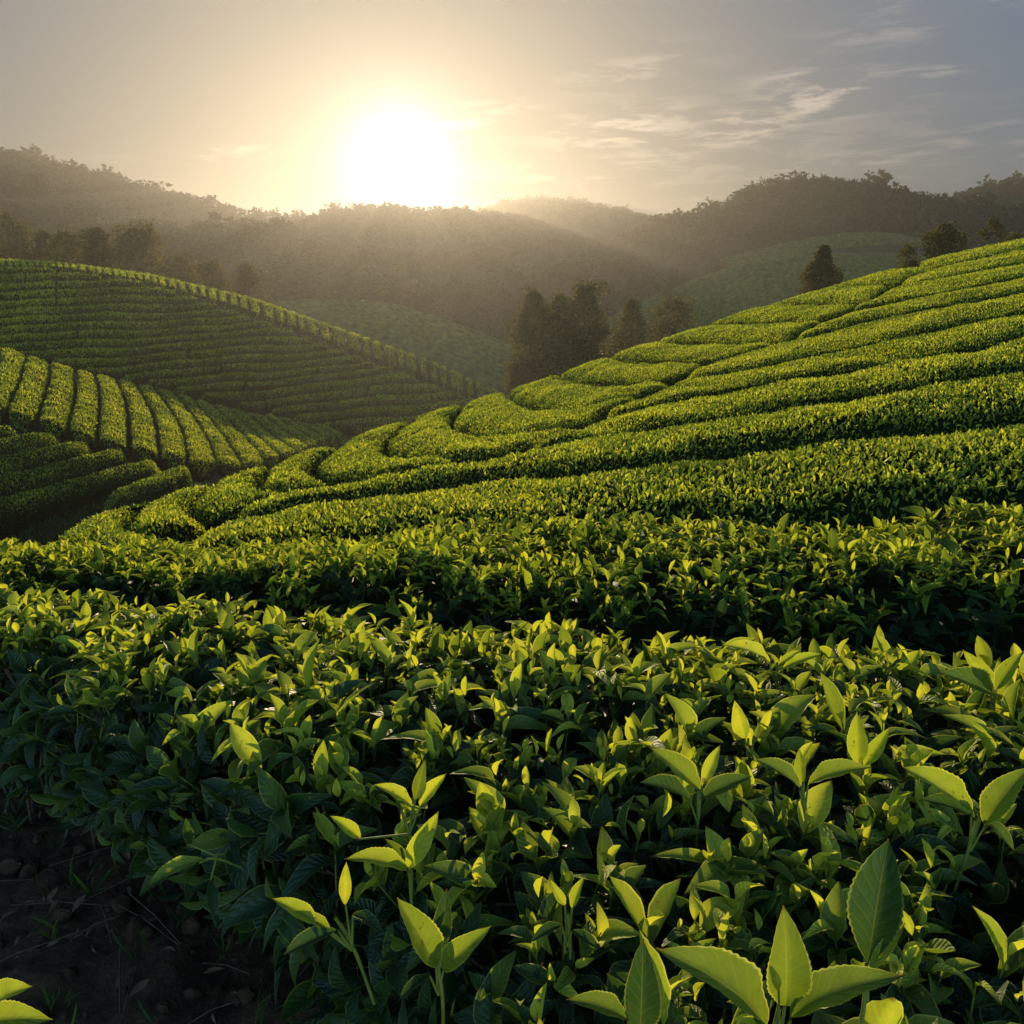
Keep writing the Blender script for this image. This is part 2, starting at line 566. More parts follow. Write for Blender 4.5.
for p in ((0, .2, -1.33), (-1.2, .9, -1.33), (-2.2, 1.4, -1.42), (1.5, .3, -1.3), (-4, 2.4, -1.85), (0, -4, -1.4), (-8, 0, -2.6), (8, 0, -1.0),
          (-10, 8, -4.2), (-14, 14, -6.4), (-6, 9.5, -3.7), (-9, 15, -5.6), (-5, 22, -7.0), (5, 45, -9), (10, 70, -12), (30, 70, -8), (60, 60, -4), (60, 20, 6),
          (70, 110, -14), (0, 120, -16), (40, 130, -17), (-60, 30, -1), (-90, 90, 6), (-90, 140, -12), (-60, 5, -4)):
    gp.append(p)
gp = np.array(gp, float)
GROUND = TPS(gp[:, :2], gp[:, 2], 2e-4, 20.)


def ground_z(XY):
    XY = np.atleast_2d(np.asarray(XY, float))
    r = np.hypot(XY[:, 0], XY[:, 1])
    z = GROUND(XY * np.minimum(1, 150 / np.maximum(r, 1e-6))[:, None])
    k = np.clip((r - 95) / 55, 0, 1)
    k = k * k * (3 - 2 * k)
    return z * (1 - k) - 22 * k


def grid_faces(n, m):
    i = np.arange(n - 1)[:, None] * m + np.arange(m - 1)[None]
    return np.stack([i, i + m, i + m + 1, i + 1], -1).reshape(-1, 4)


def make_ground():
    b = Bag()
    th = np.linspace(R(-75), R(75), 260)
    r = np.r_[np.linspace(-.99, .95, 3), np.exp(np.linspace(math.log(1.0), math.log(4000), 300))]
    Rm, Tm = np.meshgrid(r, th, indexing='ij')
    X = Rm * np.sin(Tm); Y = np.where(Rm < 1, Rm * 1.0, Rm * np.cos(Tm))
    Y = np.maximum(Rm * np.cos(Tm), -3)
    # start of the sheet well behind the camera
    Y = Y - 3 * np.exp(-np.maximum(Rm, 0) * 1.2); X = X * (1 + 4 * np.exp(-np.maximum(Rm, 0) * 1.5))
    XY = np.stack([X, Y], -1).reshape(-1, 2)
    z = ground_z(XY)
    P3 = np.c_[XY, np.zeros(len(XY))]
    near = np.exp(-np.hypot(XY[:, 0], XY[:, 1]) / 12)
    z = z + near * (.035 * vnoise(P3, 5, 3) + .024 * vnoise(P3, 17, 4) + .018 * vnoise(P3, 45, 5))
    b.add(np.c_[XY, z], grid_faces(len(r), len(th)))
    tag(b.build('ground', [M_SOIL]), kind='structure')


make_ground()


# ------------------------------------------------------------------ hedges
PROFILE = np.array([(.06, -1.0), (.02, -.70), (.00, -.42), (.01, -.22), (.05, -.08), (.17, -.01), (.5, .02), (.83, -.01), (.95, -.08), (1.0, -.22), (1.0, -.42), (.98, -.7), (.94, -1.0)])


def hedge_surface(Fl, Bl, step, h=HEDGE_H, gap=.13, rnd=.5, seed=0, ends=(True, True), bumps=.05):
    """grid of points over a clipped hedge between its front and back lines"""
    ln = max(np.linalg.norm(np.diff(Fl, axis=0), axis=1).sum(), np.linalg.norm(np.diff(Bl, axis=0), axis=1).sum())
    n = max(6, int(ln / step))
    Fr, Br = resample(Fl, n), resample(Bl, n)
    W = np.linalg.norm(Br - Fr, axis=1)
    keep = W > .28
    if keep.sum() < 4:
        return None
    i0, i1 = np.where(keep)[0][[0, -1]]
    Fr, Br, W = Fr[i0:i1 + 1], Br[i0:i1 + 1], np.maximum(W[i0:i1 + 1], .2)
    d = unit(Br - Fr)
    g = np.minimum(gap, W * .25)[:, None]
    Fr, Br = Fr + d * g, Br - d * g * .6
    n = len(Fr)
    arc = np.r_[0, np.cumsum(np.linalg.norm(np.diff((Fr + Br) / 2, axis=0), axis=1))]
    e = np.ones(n)
    if ends[0]:
        e = np.minimum(e, np.clip(arc / rnd, 0, 1))
    if ends[1]:
        e = np.minimum(e, np.clip((arc[-1] - arc) / rnd, 0, 1))
    e = np.sqrt(np.clip(1 - (1 - e) ** 2, 0.0, 1))
    w = PROFILE[:, 0][None, :]; z = PROFILE[:, 1][None, :]
    we = .5 + (w - .5) * (.35 + .65 * e[:, None])
    ze = z * h - (1 - e[:, None]) * h * .75 * (1 + z)
    S = Fr[:, None] * (1 - we[..., None]) + Br[:, None] * we[..., None]
    S[..., 2] += ze
    nb = vnoise(S.reshape(-1, 3), 2.6, seed).reshape(S.shape[:2]) + .5 * vnoise(S.reshape(-1, 3), 7, seed + 1).reshape(S.shape[:2])
    nr = surf_normals(S)
    S = S + nr * (bumps * nb)[..., None]
    return S


def surf_normals(S):
    a = np.gradient(S, axis=0); b = np.gradient(S, axis=1)
    n = unit(np.cross(a, b))
    return n


def sample_surface(S, n, rng, jmax=None):
    """random points on the grid with normals and the profile coordinate"""
    A = S[:-1, :-1]; Bq = S[1:, :-1]; C = S[1:, 1:]; Dq = S[:-1, 1:]
    ar = .5 * np.linalg.norm(np.cross(C - A, Dq - Bq), axis=-1)
    js = (np.arange(ar.shape[1]) + .5) / ar.shape[1]
    wt = ar.copy()
    p = (wt / wt.sum()).ravel()
    idx = rng.choice(len(p), n, p=p)
    i, j = np.divmod(idx, ar.shape[1])
    a, b = rng.random((2, n, 1))
    P = (A[i, j] * (1 - a) + Bq[i, j] * a) * (1 - b) + (Dq[i, j] * (1 - a) + C[i, j] * a) * b
    Nn = unit(np.cross(Bq[i, j] - A[i, j] + 1e-9, Dq[i, j] - A[i, j] + 1e-9))
    return P, Nn, (j + b[:, 0]) / ar.shape[1]


def area_of(S):
    return (.5 * np.linalg.norm(np.cross(S[1:, 1:] - S[:-1, :-1], S[:-1, 1:] - S[1:, :-1]), axis=-1)).sum()


def orient(S):
    """make sure that the normals point out of the hedge"""
    n = surf_normals(S)
    return S if n[:, 6, 2].mean() > 0 else S[::-1]


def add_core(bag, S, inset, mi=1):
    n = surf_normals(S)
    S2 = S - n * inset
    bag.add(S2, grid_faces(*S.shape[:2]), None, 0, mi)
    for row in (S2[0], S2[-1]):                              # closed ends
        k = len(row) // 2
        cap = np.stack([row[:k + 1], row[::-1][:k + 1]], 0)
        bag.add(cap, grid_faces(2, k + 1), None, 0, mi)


def add_shoots(bag, P, N, rng, size, nodes, temps, young, up=.7, stem=True, mi=0, stem_mi=2):
    """tea shoots: a little stem with leaves in a spiral, the younger the higher"""
    n = len(P)
    d = unit(N * (1 - up) + np.array([0, 0, 1.]) * up + rng.normal(0, .20, (n, 3)))
    side = unit(np.cross(d, rng.normal(size=(n, 3)))); oth = np.cross(d, side)
    ln = size * rng.uniform(.7, 1.35, n)
    az = rng.uniform(0, 6.28, n)
    for j in range(nodes):
        f = (j + .4) / nodes
        p = P + d * (ln * (f * 1.0 - .15))[:, None]
        a = az + j * 2.4 + rng.normal(0, .25, n)
        rad = side * np.cos(a)[:, None] + oth * np.sin(a)[:, None]
        th = np.clip(rng.normal(1.12 - .85 * f, .22, n), .08, 1.7)[:, None]
        D = d * np.cos(th) + rad * np.sin(th)
        Nn = d * np.sin(th) - rad * np.cos(th) + rng.normal(0, .18, (n, 3))
        L = ln * np.clip(rng.normal(.95 - .28 * abs(f - .35), .16, n), .4, 1.4)
        if j == nodes - 1:
            L *= .62
        age = np.clip(young * (f * 1.05) + rng.normal(0, .10, n) + (.05 if f > .5 else -.05), 0, 1)
        put_leaves(bag, p, D, Nn, L, age, temps, mi, rng)
    if stem:
        for i in range(n):
            tube(bag, [P[i] - d[i] * ln[i] * .8, P[i] + d[i] * ln[i] * .2, P[i] + d[i] * ln[i] * .82], [.0022, .0018, .001], 4, stem_mi, .5)


def hedge_leaves(bag, S, rng, L, cover, temps, young=1.0, mi=0, jit=.5):
    """single leaves over a hedge seen from some way off"""
    n = int(area_of(S) * cover / (L * L))
    P, N, s = sample_surface(S, n, rng)
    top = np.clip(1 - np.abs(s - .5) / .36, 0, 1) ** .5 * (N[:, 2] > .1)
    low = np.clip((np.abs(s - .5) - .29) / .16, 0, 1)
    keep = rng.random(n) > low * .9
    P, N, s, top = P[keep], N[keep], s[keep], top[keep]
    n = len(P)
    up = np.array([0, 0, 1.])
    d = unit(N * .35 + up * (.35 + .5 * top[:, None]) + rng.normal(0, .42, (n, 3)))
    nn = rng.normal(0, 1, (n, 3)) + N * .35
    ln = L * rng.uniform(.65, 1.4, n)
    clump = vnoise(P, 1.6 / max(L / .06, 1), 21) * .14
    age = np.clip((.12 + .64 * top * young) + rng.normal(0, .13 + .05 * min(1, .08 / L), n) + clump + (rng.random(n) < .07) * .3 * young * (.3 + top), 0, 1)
    P = P + N * rng.uniform(-.6, .0, n)[:, None] * L * jit * 1.6
    put_leaves(bag, P, d, nn, ln, age, temps, mi, rng)


ORD = ['first', 'second', 'third', 'fourth', 'fifth', 'sixth', 'seventh', 'eighth', 'ninth', 'tenth', 'eleventh', 'twelfth', 'thirteenth', 'fourteenth',
       'fifteenth', 'sixteenth', 'seventeenth', 'eighteenth', 'nineteenth', 'twentieth', 'twenty-first', 'twenty-second', 'twenty-third']


def plain_hedge(Fl, Bl, label, group, seed, lod=.0021, h=HEDGE_H, gap=.13, cover=2.0, young=1.0, ends=(True, True), name='tea_hedge', bumps=.05, rnd=.6, minl=.040, cards=True):
    dist = np.linalg.norm(np.concatenate([Fl, Bl]), axis=1)
    dm = np.percentile(dist, 25)
    S = hedge_surface(Fl, Bl, min(max(.14, dm * .012), .9), h, gap, rnd, seed, ends, bumps)
    if S is None:
        return None
    S = orient(S)
    rng = np.random.default_rng(seed + 100)
    b = Bag()
    # several stretches so that leaf size follows the distance
    nseg = max(1, min(6, int(len(S) / 12)))
    cut = np.linspace(0, len(S) - 1, nseg + 1).astype(int)
    for a, c in zip(cut[:-1], cut[1:]):
        seg = S[a:c + 1]
        if len(seg) < 2:
            continue
        dd = np.linalg.norm(seg.reshape(-1, 3).mean(0))
        L = max(minl, lod * dd)
        if cards:
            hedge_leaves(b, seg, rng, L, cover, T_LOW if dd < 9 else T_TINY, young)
    if cards:
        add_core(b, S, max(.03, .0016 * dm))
    else:
        add_core(b, S + surf_normals(S) * .12 * vnoise(S.reshape(-1, 3), 3.1, seed).reshape(S.shape[:2])[..., None], 0, 0)
    o = b.build(name, [M_TEA_FAR if cards else M_TEAMASS, M_CORE])
    tag(o, label, 'tea hedge', group)
    return o


# ---- right hill: lines read off the photo; rows from the right (G) end on a seam (CHAIN), rows from the left (C) hook over the skyline
CHAIN = [(150, 549), (207, 518), (256, 499), (340, 483), (400, 472), (446, 464), (500, 454), (546, 442), (592, 420), (612, 408), (655, 390), (673, 380), (698, 366),
         (726, 357), (751, 350), (785, 340), (812, 325), (840, 314), (866, 302), (893, 284), (930, 268)]
G = {2: (0, [(200, 551), (260, 546), (320, 541), (390, 535), (450, 532), (512, 528), (560, 528), (640, 525), (700, 522), (768, 520), (830, 515), (900, 510), (960, 505), (1024, 500), (1160, 488)]),
     3: (1, [(256, 511), (293, 505), (338, 496), (376, 492), (416, 486), (451, 481), (476, 477), (512, 473), (550, 468), (600, 465), (637, 461), (674, 455), (712, 450), (768, 442), (818, 437), (863, 431), (908, 425), (963, 420), (1024, 414), (1160, 399)]),
     4: (5, [(484, 458), (516, 452), (557, 444), (600, 435), (652, 426), (687, 420), (730, 414), (768, 408), (805, 402), (843, 396), (880, 390), (918, 384), (943, 380), (968, 376), (998, 371), (1024, 367), (1160, 343)]),
     5: (8, [(620, 414), (651, 405), (688, 397), (726, 390), (768, 382), (818, 373), (855, 367), (893, 360), (930, 354), (968, 348), (1024, 335), (1160, 308)]),
     6: (11, [(713, 374), (751, 367), (788, 360), (832, 351), (868, 344), (918, 332), (943, 327), (980, 320), (1024, 311), (1160, 282)]),
     7: (15, [(830, 330), (868, 320), (918, 309), (968, 301), (1024, 290), (1160, 262)]),
     8: (17, [(868, 306), (918, 296), (968, 287), (1024, 276), (1160, 248)]),
     9: (19, [(918, 282), (968, 273), (1024, 262), (1160, 235)]),
     10: (20, [(960, 262), (1024, 248), (1160, 222)])}
CL = [(0, [(90, 554), (42, 553), (31, 546), (45, 537), (62, 528)]),
      (1, [(170, 528), (135, 534), (115, 527), (120, 517), (145, 504)]),
      (2, [(225, 509), (195, 513), (181, 507), (190, 498), (205, 487)]),
      (3, [(300, 489), (270, 492), (252, 487), (256, 477), (268, 466)]),
      (4, [(370, 478), (345, 481), (322, 476), (308, 467), (318, 457), (335, 445)]),
      (6, [(450, 458), (424, 456), (399, 455), (380, 447), (390, 435), (410, 419)]),
      (8, [(546, 430), (509, 437), (471, 435), (455, 427), (449, 420), (455, 410), (464, 404)]),
      (10, [(609, 401), (584, 408), (564, 411), (540, 409), (519, 402), (508, 395), (508, 391)]),
      (12, [(672, 379), (640, 383), (601, 383), (580, 381), (566, 377), (562, 373)]),
      (14, [(726, 358), (700, 362), (670, 361), (640, 361), (618, 358), (613, 355)]),
      (15, [(740, 342), (700, 342), (675, 342), (664, 339)]),
      (17, [(810, 322), (780, 321), (740, 323), (715, 322)]),
      (18, [(840, 304), (810, 303), (785, 302), (777, 302)]),
      (19, [(870, 285), (845, 284), (833, 285)]),
      (20, [(915, 266), (895, 267)])]


def beyond(P):
    """carry a line on over the skyline and down the hidden side"""
    e = P[-1]
    k = np.linalg.norm(e) * .05
    return np.vstack([P, e + np.array([-.1 * k, 1.2 * k, -.10 * k]), e + np.array([-.3 * k, 3.2 * k, -1.0 * k])])


def right_hill():
    seed = 40
    top = 11
    # row behind the foreground row
    for k in range(2, 10):
        a, pa = G[k]
        b, pb = G[k + 1]
        lo = chaikin(on_right([CHAIN[a]] + pa), 2)
        hi = chaikin(on_right(CHAIN[a:b + 1] + pb), 2)
        plain_hedge(lo, hi, f'long curving tea row on the right slope, {ORD[k - 1]} uphill from the foreground',
                    'long tea rows on the right slope', seed + k, ends=(True, False), gap=.34 if k < 4 else .24, bumps=.04, h=.7)
    # top row on the right
    lo = chaikin(on_right([CHAIN[20]] + G[10][1]), 2)
    hi = chaikin(on_right([(930, 259), (1024, 237.5), (1160, 210)]), 2) + np.array([0, 1.2, 0])
    plain_hedge(lo, hi, 'uppermost long tea row along the skyline of the right slope', 'long tea rows on the right slope', seed + 19, ends=(True, False))
    lines = []
    for j, pts in CL:
        ln = on_right([CHAIN[j]] + pts)
        ln = beyond(ln)
        lines.append((j, chaikin(ln, 2)))
    for i in range(len(lines) - 1):
        (ja, la), (jb, lb) = lines[i], lines[i + 1]
        lo = la[::-1]
        seg = on_right(CHAIN[ja:jb + 1])
        lo = np.vstack([lo[:-1], seg]) if len(seg) > 1 else lo
        plain_hedge(lo, lb[::-1], f'short hooked tea row on the right hill edge, {ORD[i]} from the lower left',
                    'short hooked tea rows on the hill edge', seed + 60 + i, ends=(False, True), gap=.22, rnd=.4, h=.7, bumps=.035)


right_hill()

# ---- second row: medium detail shoots
G1 = [(-160, 603), (-60, 596), (0, 592), (60, 592), (150, 596), (250, 601), (330, 608), (440, 617), (512, 626), (600, 634), (700, 643), (800, 652), (870, 656), (960, 656), (1024, 656), (1180, 650)]


def second_row():
    lo = chaikin(on_right(G1), 2)
    hi = chaikin(on_right([(-160, 578), (-60, 562), (0, 549), (31, 549), (50, 554), (90, 554), CHAIN[0]] + G[2][1]), 2)
    S = orient(hedge_surface(lo, hi, .10, .62, .36, .4, 5, (False, False), .07))
    rng = np.random.default_rng(5)
    b = Bag()
    n = int(area_of(S) * 330)
    P, N, s = sample_surface(S, n, rng)
    top = np.clip(1 - np.abs(s - .5) / .4, 0, 1)
    keep = rng.random(n) > np.clip((np.abs(s - .5) - .30) / .15, 0, 1) * .9
    P, N, top = P[keep], N[keep], top[keep]
    hi_ = (N[:, 2] > .5)
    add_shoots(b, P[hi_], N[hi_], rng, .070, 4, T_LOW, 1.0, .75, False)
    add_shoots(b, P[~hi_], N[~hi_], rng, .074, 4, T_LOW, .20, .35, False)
    root = empty('tea_hedge', tuple(S.reshape(-1, 3).mean(0) - np.array([0, 0, .6])))
    tag(root, 'tea row with dark leafy front directly behind the big-leaved foreground row', 'tea hedge', 'long tea rows on the right slope')
    off = -np.array(root.location)
    def child(bag, name, mats):
        o = bag.build(name, mats, root)
        o.location = off
        return o
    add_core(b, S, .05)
    child(b, 'foliage', [M_TEA_MID, M_CORE, M_STEM])
    # proud tips sticking out of the clipped top
    sp = Bag()
    m = np.where(hi_)[0]
    pick = rng.choice(m, min(1500, len(m)), replace=False)
    add_shoots(sp, P[pick] + np.array([0, 0, .02]), N[pick], rng, .072, 3, T_LOW, 1.15, .95, False)
    pick = rng.choice(m, 150, replace=False)
    add_shoots(sp, P[pick] + np.array([0, 0, .02]), N[pick], rng, .085, 3, T_MID, 1.05, .95, True)
    tag(child(sp, 'shoots', [M_TEA_MID, M_CORE, M_STEM]), kind='stuff')
    br = Bag()
    for i in range(260):
        k = rng.integers(2, len(S) - 2); a = S[k, 0] + np.array([0, .18, 0]); c = S[k + rng.integers(-2, 3), 3] + rng.normal(0, .04, 3)
        mid = (a + c) / 2 + rng.normal(0, .05, 3)
        tube(br, chaikin([a, mid, c], 1), [.006, .005, .004, .003, .002][:len(chaikin([a, mid, c], 1))] if False else .004, 4)
    child(br, 'branches', [M_BARK])


second_row()


# ---- the foreground row
def first_row():
    fr = [(-170, 655, 2.32), (-60, 678, 2.02), (0, 700, 1.82), (70, 730, 1.60), (150, 766, 1.40), (235, 805, 1.22), (325, 858, 1.05), (405, 925, .90), (470, 1015, .75),
          (560, 1130, .58), (720, 1180, .53), (1024, 1180, .53), (1400, 1130, .60)]
    fr = np.array(fr, float)
    lo = chaikin(unproj(fr[:, 0], fr[:, 1], fr[:, 2]), 2)
    hi = chaikin(on_right(G1[:-1] + [(1180, 650), (1400, 640)]), 2)
    hi[:, 1] -= .06
    S = orient(hedge_surface(lo, hi, .05, .40, .06, .3, 11, (False, False), .045))
    rng = np.random.default_rng(11)
    root = empty('tea_hedge', (0.4, 1.4, -1.36))
    tag(root, 'big-leaved tea row filling the foreground beside bare dark soil', 'tea hedge', 'long tea rows on the right slope')
    off = -np.array(root.location)
    def child(bag, name, mats):
        o = bag.build(name, mats, root)
        o.location = off
        return o
    b = Bag()
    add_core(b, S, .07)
    # old dark leaves
    n = int(area_of(S) * 620)
    P, N, s = sample_surface(S, n, rng)
    P = P - N * rng.uniform(-.01, .09, n)[:, None]
    d = unit(N * .5 + rng.normal(0, .6, (n, 3)) + np.array([0, 0, .15]))
    ok = rng.random(n) > np.clip((np.abs(s - .5) - .36) / .14, 0, 1) * .8
    put_leaves(b, P[ok], d[ok], N[ok] * .6 + rng.normal(0, .5, (ok.sum(), 3)), rng.uniform(.055, .105, ok.sum()), np.clip(rng.normal(.14, .1, ok.sum()), 0, 1), T_MID, 0, rng)
    child(b, 'foliage', [M_TEA, M_CORE])
    # shoots over the top and the front
    sh = Bag()
    n = int(area_of(S) * 300)
    P, N, s = sample_surface(S, n, rng)
    hi_ = (N[:, 2] > .55)
    # nearer the camera the shoots are sparser and larger
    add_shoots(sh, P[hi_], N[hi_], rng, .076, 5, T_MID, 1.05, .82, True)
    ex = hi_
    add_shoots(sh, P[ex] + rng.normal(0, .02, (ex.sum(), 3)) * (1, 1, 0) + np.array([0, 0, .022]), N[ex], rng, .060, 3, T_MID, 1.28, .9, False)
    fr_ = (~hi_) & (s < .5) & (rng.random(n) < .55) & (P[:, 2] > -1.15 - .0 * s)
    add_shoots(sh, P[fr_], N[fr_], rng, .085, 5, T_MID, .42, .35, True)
    tag(child(sh, 'shoots', [M_TEA, M_CORE, M_STEM]), kind='stuff')
    br = Bag()
    for i in range(420):
        k = rng.integers(4, len(S) - 4)
        a = S[k, 0] * .6 + S[k, -1] * .4 + rng.normal(0, .08, 3)
        c = S[k + rng.integers(-4, 5), rng.integers(3, 9)] + rng.normal(0, .03, 3)
        mid = (a + c) / 2 + rng.normal(0, .05, 3)
        q = chaikin([a, mid, c], 1)
        tube(br, q, np.linspace(.006, .002, len(q)), 5)
    child(br, 'branches', [M_BARK])
    hero(root, off, rng)
    return S


def hero(root, off, rng):
    """the large shoots one can point at: each leaf given by base and tip in the photo, a distance, a turn and an age"""
    H = [  # list of shoots: [(u0,v0,u1,v1,Y0,Y1,width,age,facing)], stem root
        ([(785, 1005, 786, 905, .56, .57, 1.25, .64, .1), (765, 1030, 655, 950, .55, .52, .85, .58, .45), (790, 1020, 906, 978, .55, .52, .85, .60, .5), (778, 990, 768, 962, .555, .55, .7, .9, .2)], (780, 1080, .55)),
        ([(868, 962, 888, 838, .64, .68, 1.3, .24, -.1), (866, 975, 905, 922, .63, .64, .6, .72, .1)], (868, 1040, .64)),
        ([(640, 1040, 642, 938, .62, .64, 1.1, .20, 0), (628, 1020, 566, 1000, .61, .59, .85, .55, .5)], (642, 1100, .62)),
        ([(436, 966, 396, 898, .74, .72, .9, .64, .2), (443, 970, 492, 928, .74, .72, .85, .66, .4), (440, 950, 446, 888, .77, .79, 1.0, .25, .0), (430, 975, 398, 1000, .73, .70, .9, .2, .5)], (440, 1030, .74)),
        ([(345, 905, 346, 862, .83, .84, .9, .92, 0), (320, 925, 272, 898, .83, .82, .9, .80, .4), (330, 930, 296, 910, .83, .82, .8, .7, .4), (352, 915, 385, 935, .83, .80, 1.0, .25, .5), (338, 930, 284, 955, .82, .80, 1.0, .22, .6)], (370, 985, .83)),
        ([(410, 872, 344, 858, .92, .90, 1.0, .85, .6), (408, 868, 440, 812, .92, .93, .95, .90, .2), (412, 870, 385, 838, .94, .95, .9, .5, .4)], (414, 930, .92)),
        ([(360, 838, 330, 815, .99, .98, 1.0, .85, .4), (415, 800, 425, 760, 1.03, 1.04, .9, .6, .1), (412, 806, 374, 785, 1.02, 1.0, .9, .88, .5), (420, 806, 447, 774, 1.02, 1.01, .9, .9, .3)], (418, 860, 1.02)),
        ([(745, 738, 735, 700, 1.22, 1.21, 1.1, .92, .2), (752, 745, 760, 722, 1.22, 1.22, .7, .6, .1)], (752, 790, 1.22)),
        ([(858, 765, 856, 712, 1.12, 1.13, 1.1, .85, .1), (864, 766, 890, 728, 1.12, 1.11, .9, .8, .3)], (862, 820, 1.12)),
        ([(972, 812, 902, 766, .93, .92, .9, .72, .5), (985, 825, 1030, 765, .92, .91, 1.1, .6, .4), (982, 815, 1015, 850, .93, .9, .9, .4, .4), (975, 820, 920, 800, .94, .92, .8, .3, .5)], (960, 890, .93)),
        ([(700, 790, 650, 748, 1.02, 1.02, 1.0, .62, .4), (690, 800, 640, 782, 1.02, 1.0, 1.1, .3, .5), (702, 786, 720, 745, 1.02, 1.03, .9, .85, .2), (700, 800, 752, 776, 1.02, 1.0, 1.0, .4, .5)], (698, 860, 1.02)),
        ([(800, 790, 755, 760, 1.02, 1.02, 1.0, .5, .5), (808, 785, 872, 768, 1.02, .99, 1.0, .72, .6), (802, 785, 800, 748, 1.03, 1.04, .9, .75, .2)], (805, 850, 1.02)),
        ([(565, 905, 550, 880, .80, .80, .9, .88, .2), (572, 908, 584, 876, .80, .80, .9, .8, .2), (562, 925, 530, 942, .79, .77, 1.0, .2, .6), (572, 930, 600, 950, .79, .77, 1.0, .2, .6)], (568, 980, .8)),
        ([(205, 860, 146, 886, 1.12, 1.08, .9, .7, .6), (190, 845, 185, 818, 1.13, 1.13, 1.0, .3, .1), (210, 880, 215, 920, 1.12, 1.08, 1.0, .2, .3)], (235, 850, 1.14)),
        ([(990, 690, 962, 650, 1.42, 1.41, .9, .85, .3), (996, 690, 1022, 652, 1.42, 1.40, 1.0, .7, .4), (994, 695, 940, 672, 1.42, 1.38, 1.0, .4, .5)], (994, 740, 1.42)),
        ([(770, 665, 722, 645, 1.55, 1.53, .9, .9, .5), (778, 665, 800, 650, 1.55, 1.54, .8, .8, .3), (783, 668, 822, 654, 1.55, 1.52, .8, .85, .5)], (778, 720, 1.55)),
        ([(-10, 1012, 32, 988, .62, .60, 1.0, .85, .5), (-20, 1030, 52, 1022, .62, .6, .9, .8, .5)], (-30, 1090, .62)),
    ]
    for leaves, (ru, rv, rY) in H:
        b = Bag()
        base = unproj(ru, rv, rY)
        tips = []
        for (u0, v0, u1, v1, Y0, Y1, wd, age, fc) in leaves:
            p, q = unproj(u0, v0, Y0), unproj(u1, v1, Y1)
            L = np.linalg.norm(q - p)
            D = (q - p) / L
            view = -unit((p + q) / 2)
            n = unit(view * (1 - fc) + np.array([0, 0, 1.]) * fc + rng.normal(0, .08, 3))
            V, Fc, uv = leaf_template(34, 8, rng.uniform(.22, .55) * (1 if fc > .3 else .7), .42, .155 * wd, .055, rng.uniform(-.3, .3))
            Yv = unit(np.cross(n, D)); Nv = np.cross(D, Yv)
            tp = V[-5]; ph = math.atan2(tp[2], tp[0]); k = 1.0 / math.hypot(tp[0], tp[2])
            D, Nv = D * math.cos(ph) - Nv * math.sin(ph), Nv * math.cos(ph) + D * math.sin(ph)
            X = p + L * k * (V[:, :1] * D + V[:, 1:2] * Yv + (V[:, 2:3]) * Nv)
            b.add(X, Fc, uv, age, 0)
            tips.append(p)
        top = np.mean(tips, axis=0)
        tube(b, chaikin([base + np.array([0, .02, -.05]), (base + top) / 2 + rng.normal(0, .006, 3), top + (top - base) * .06], 2), .0022, 6, 1)
        for p in tips:
            tube(b, [(base * .45 + top * .55), p + (p - top) * .05], [.002, .0013], 5, 1)
        o = b.build('shoot', [M_TEA, M_STEM], root)
        o.location = off


first_row()


def litter():
    rng = np.random.default_rng(77)
    n = 700
    XY = np.c_[rng.uniform(-2.6, .6, n), rng.uniform(.55, 2.6, n)]
    P = np.c_[XY, ground_z(XY) + .02 + rng.uniform(0, .02, n)]
    b = Bag()
    put_leaves(b, P, np.c_[rng.normal(size=(n, 2)), rng.normal(0, .25, n)], np.c_[rng.normal(0, .5, (n, 2)), np.ones(n)], rng.uniform(.012, .05, n), rng.uniform(0, 1, n), T_LOW, 0, rng)
    for i in range(260):
        p = P[i]; a = rng.uniform(0, 6.28); l = rng.uniform(.03, .14)
        d = np.array([math.cos(a), math.sin(a), rng.uniform(-.1, .25)])
        tube(b, [p - d * l, p + np.array([0, 0, .01]), p + d * l], .0018, 4, 1)
    tag(b.build('leaf_litter', [M_DRY, M_BARK]), 'dry brown leaves and twigs lying on the bare soil', 'leaf litter', None, 'stuff')
    g = Bag()
    n = 170
    XY = np.c_[rng.uniform(-2.4, .1, n), rng.uniform(.7, 2.0, n)]
    for (x, y), z in zip(XY, ground_z(XY)):
        k = rng.integers(4, 9)
        base = np.array([x, y, z]) + np.c_[rng.normal(0, .008, (k, 2)), np.zeros(k)]
        D = np.c_[rng.normal(0, .5, (k, 2)), np.ones(k)]
        put_leaves(g, base, D, rng.normal(size=(k, 3)), rng.uniform(.03, .10, k), rng.uniform(.2, .55, k), T_GRASS, 0, rng)
    tag(g.build('grass', [M_TEA_FAR]), 'sparse weedy grass blades sprouting from the dark soil', 'grass', None, 'stuff')


litter()


def clods():
    rng = np.random.default_rng(88)
    b = Bag()
    th, ph = np.meshgrid(np.linspace(.02, 3.12, 6), np.linspace(0, 2 * np.pi, 9), indexing='ij')
    U = np.stack([np.sin(th) * np.cos(ph), np.sin(th) * np.sin(ph), np.cos(th)], -1).reshape(-1, 3)
    n = 900
    XY = np.c_[rng.uniform(-2.6, .6, n), rng.uniform(.55, 2.6, n)]
    for (x, y), z in zip(XY, ground_z(XY)):
        r = .005 + .022 * rng.random() ** 3
        V = U * (1 + .3 * vnoise(U, 2.2, int(rng.integers(9999))))[:, None] * r * rng.uniform(.6, 1.3, 3)
        b.add(V + np.array([x, y, z + r * .3]), grid_faces(6, 9))
    tag(b.build('soil_clods', [M_SOIL]), 'crumbly lumps of dark soil beside the tea row', 'soil clods', None, 'stuff')


clods()


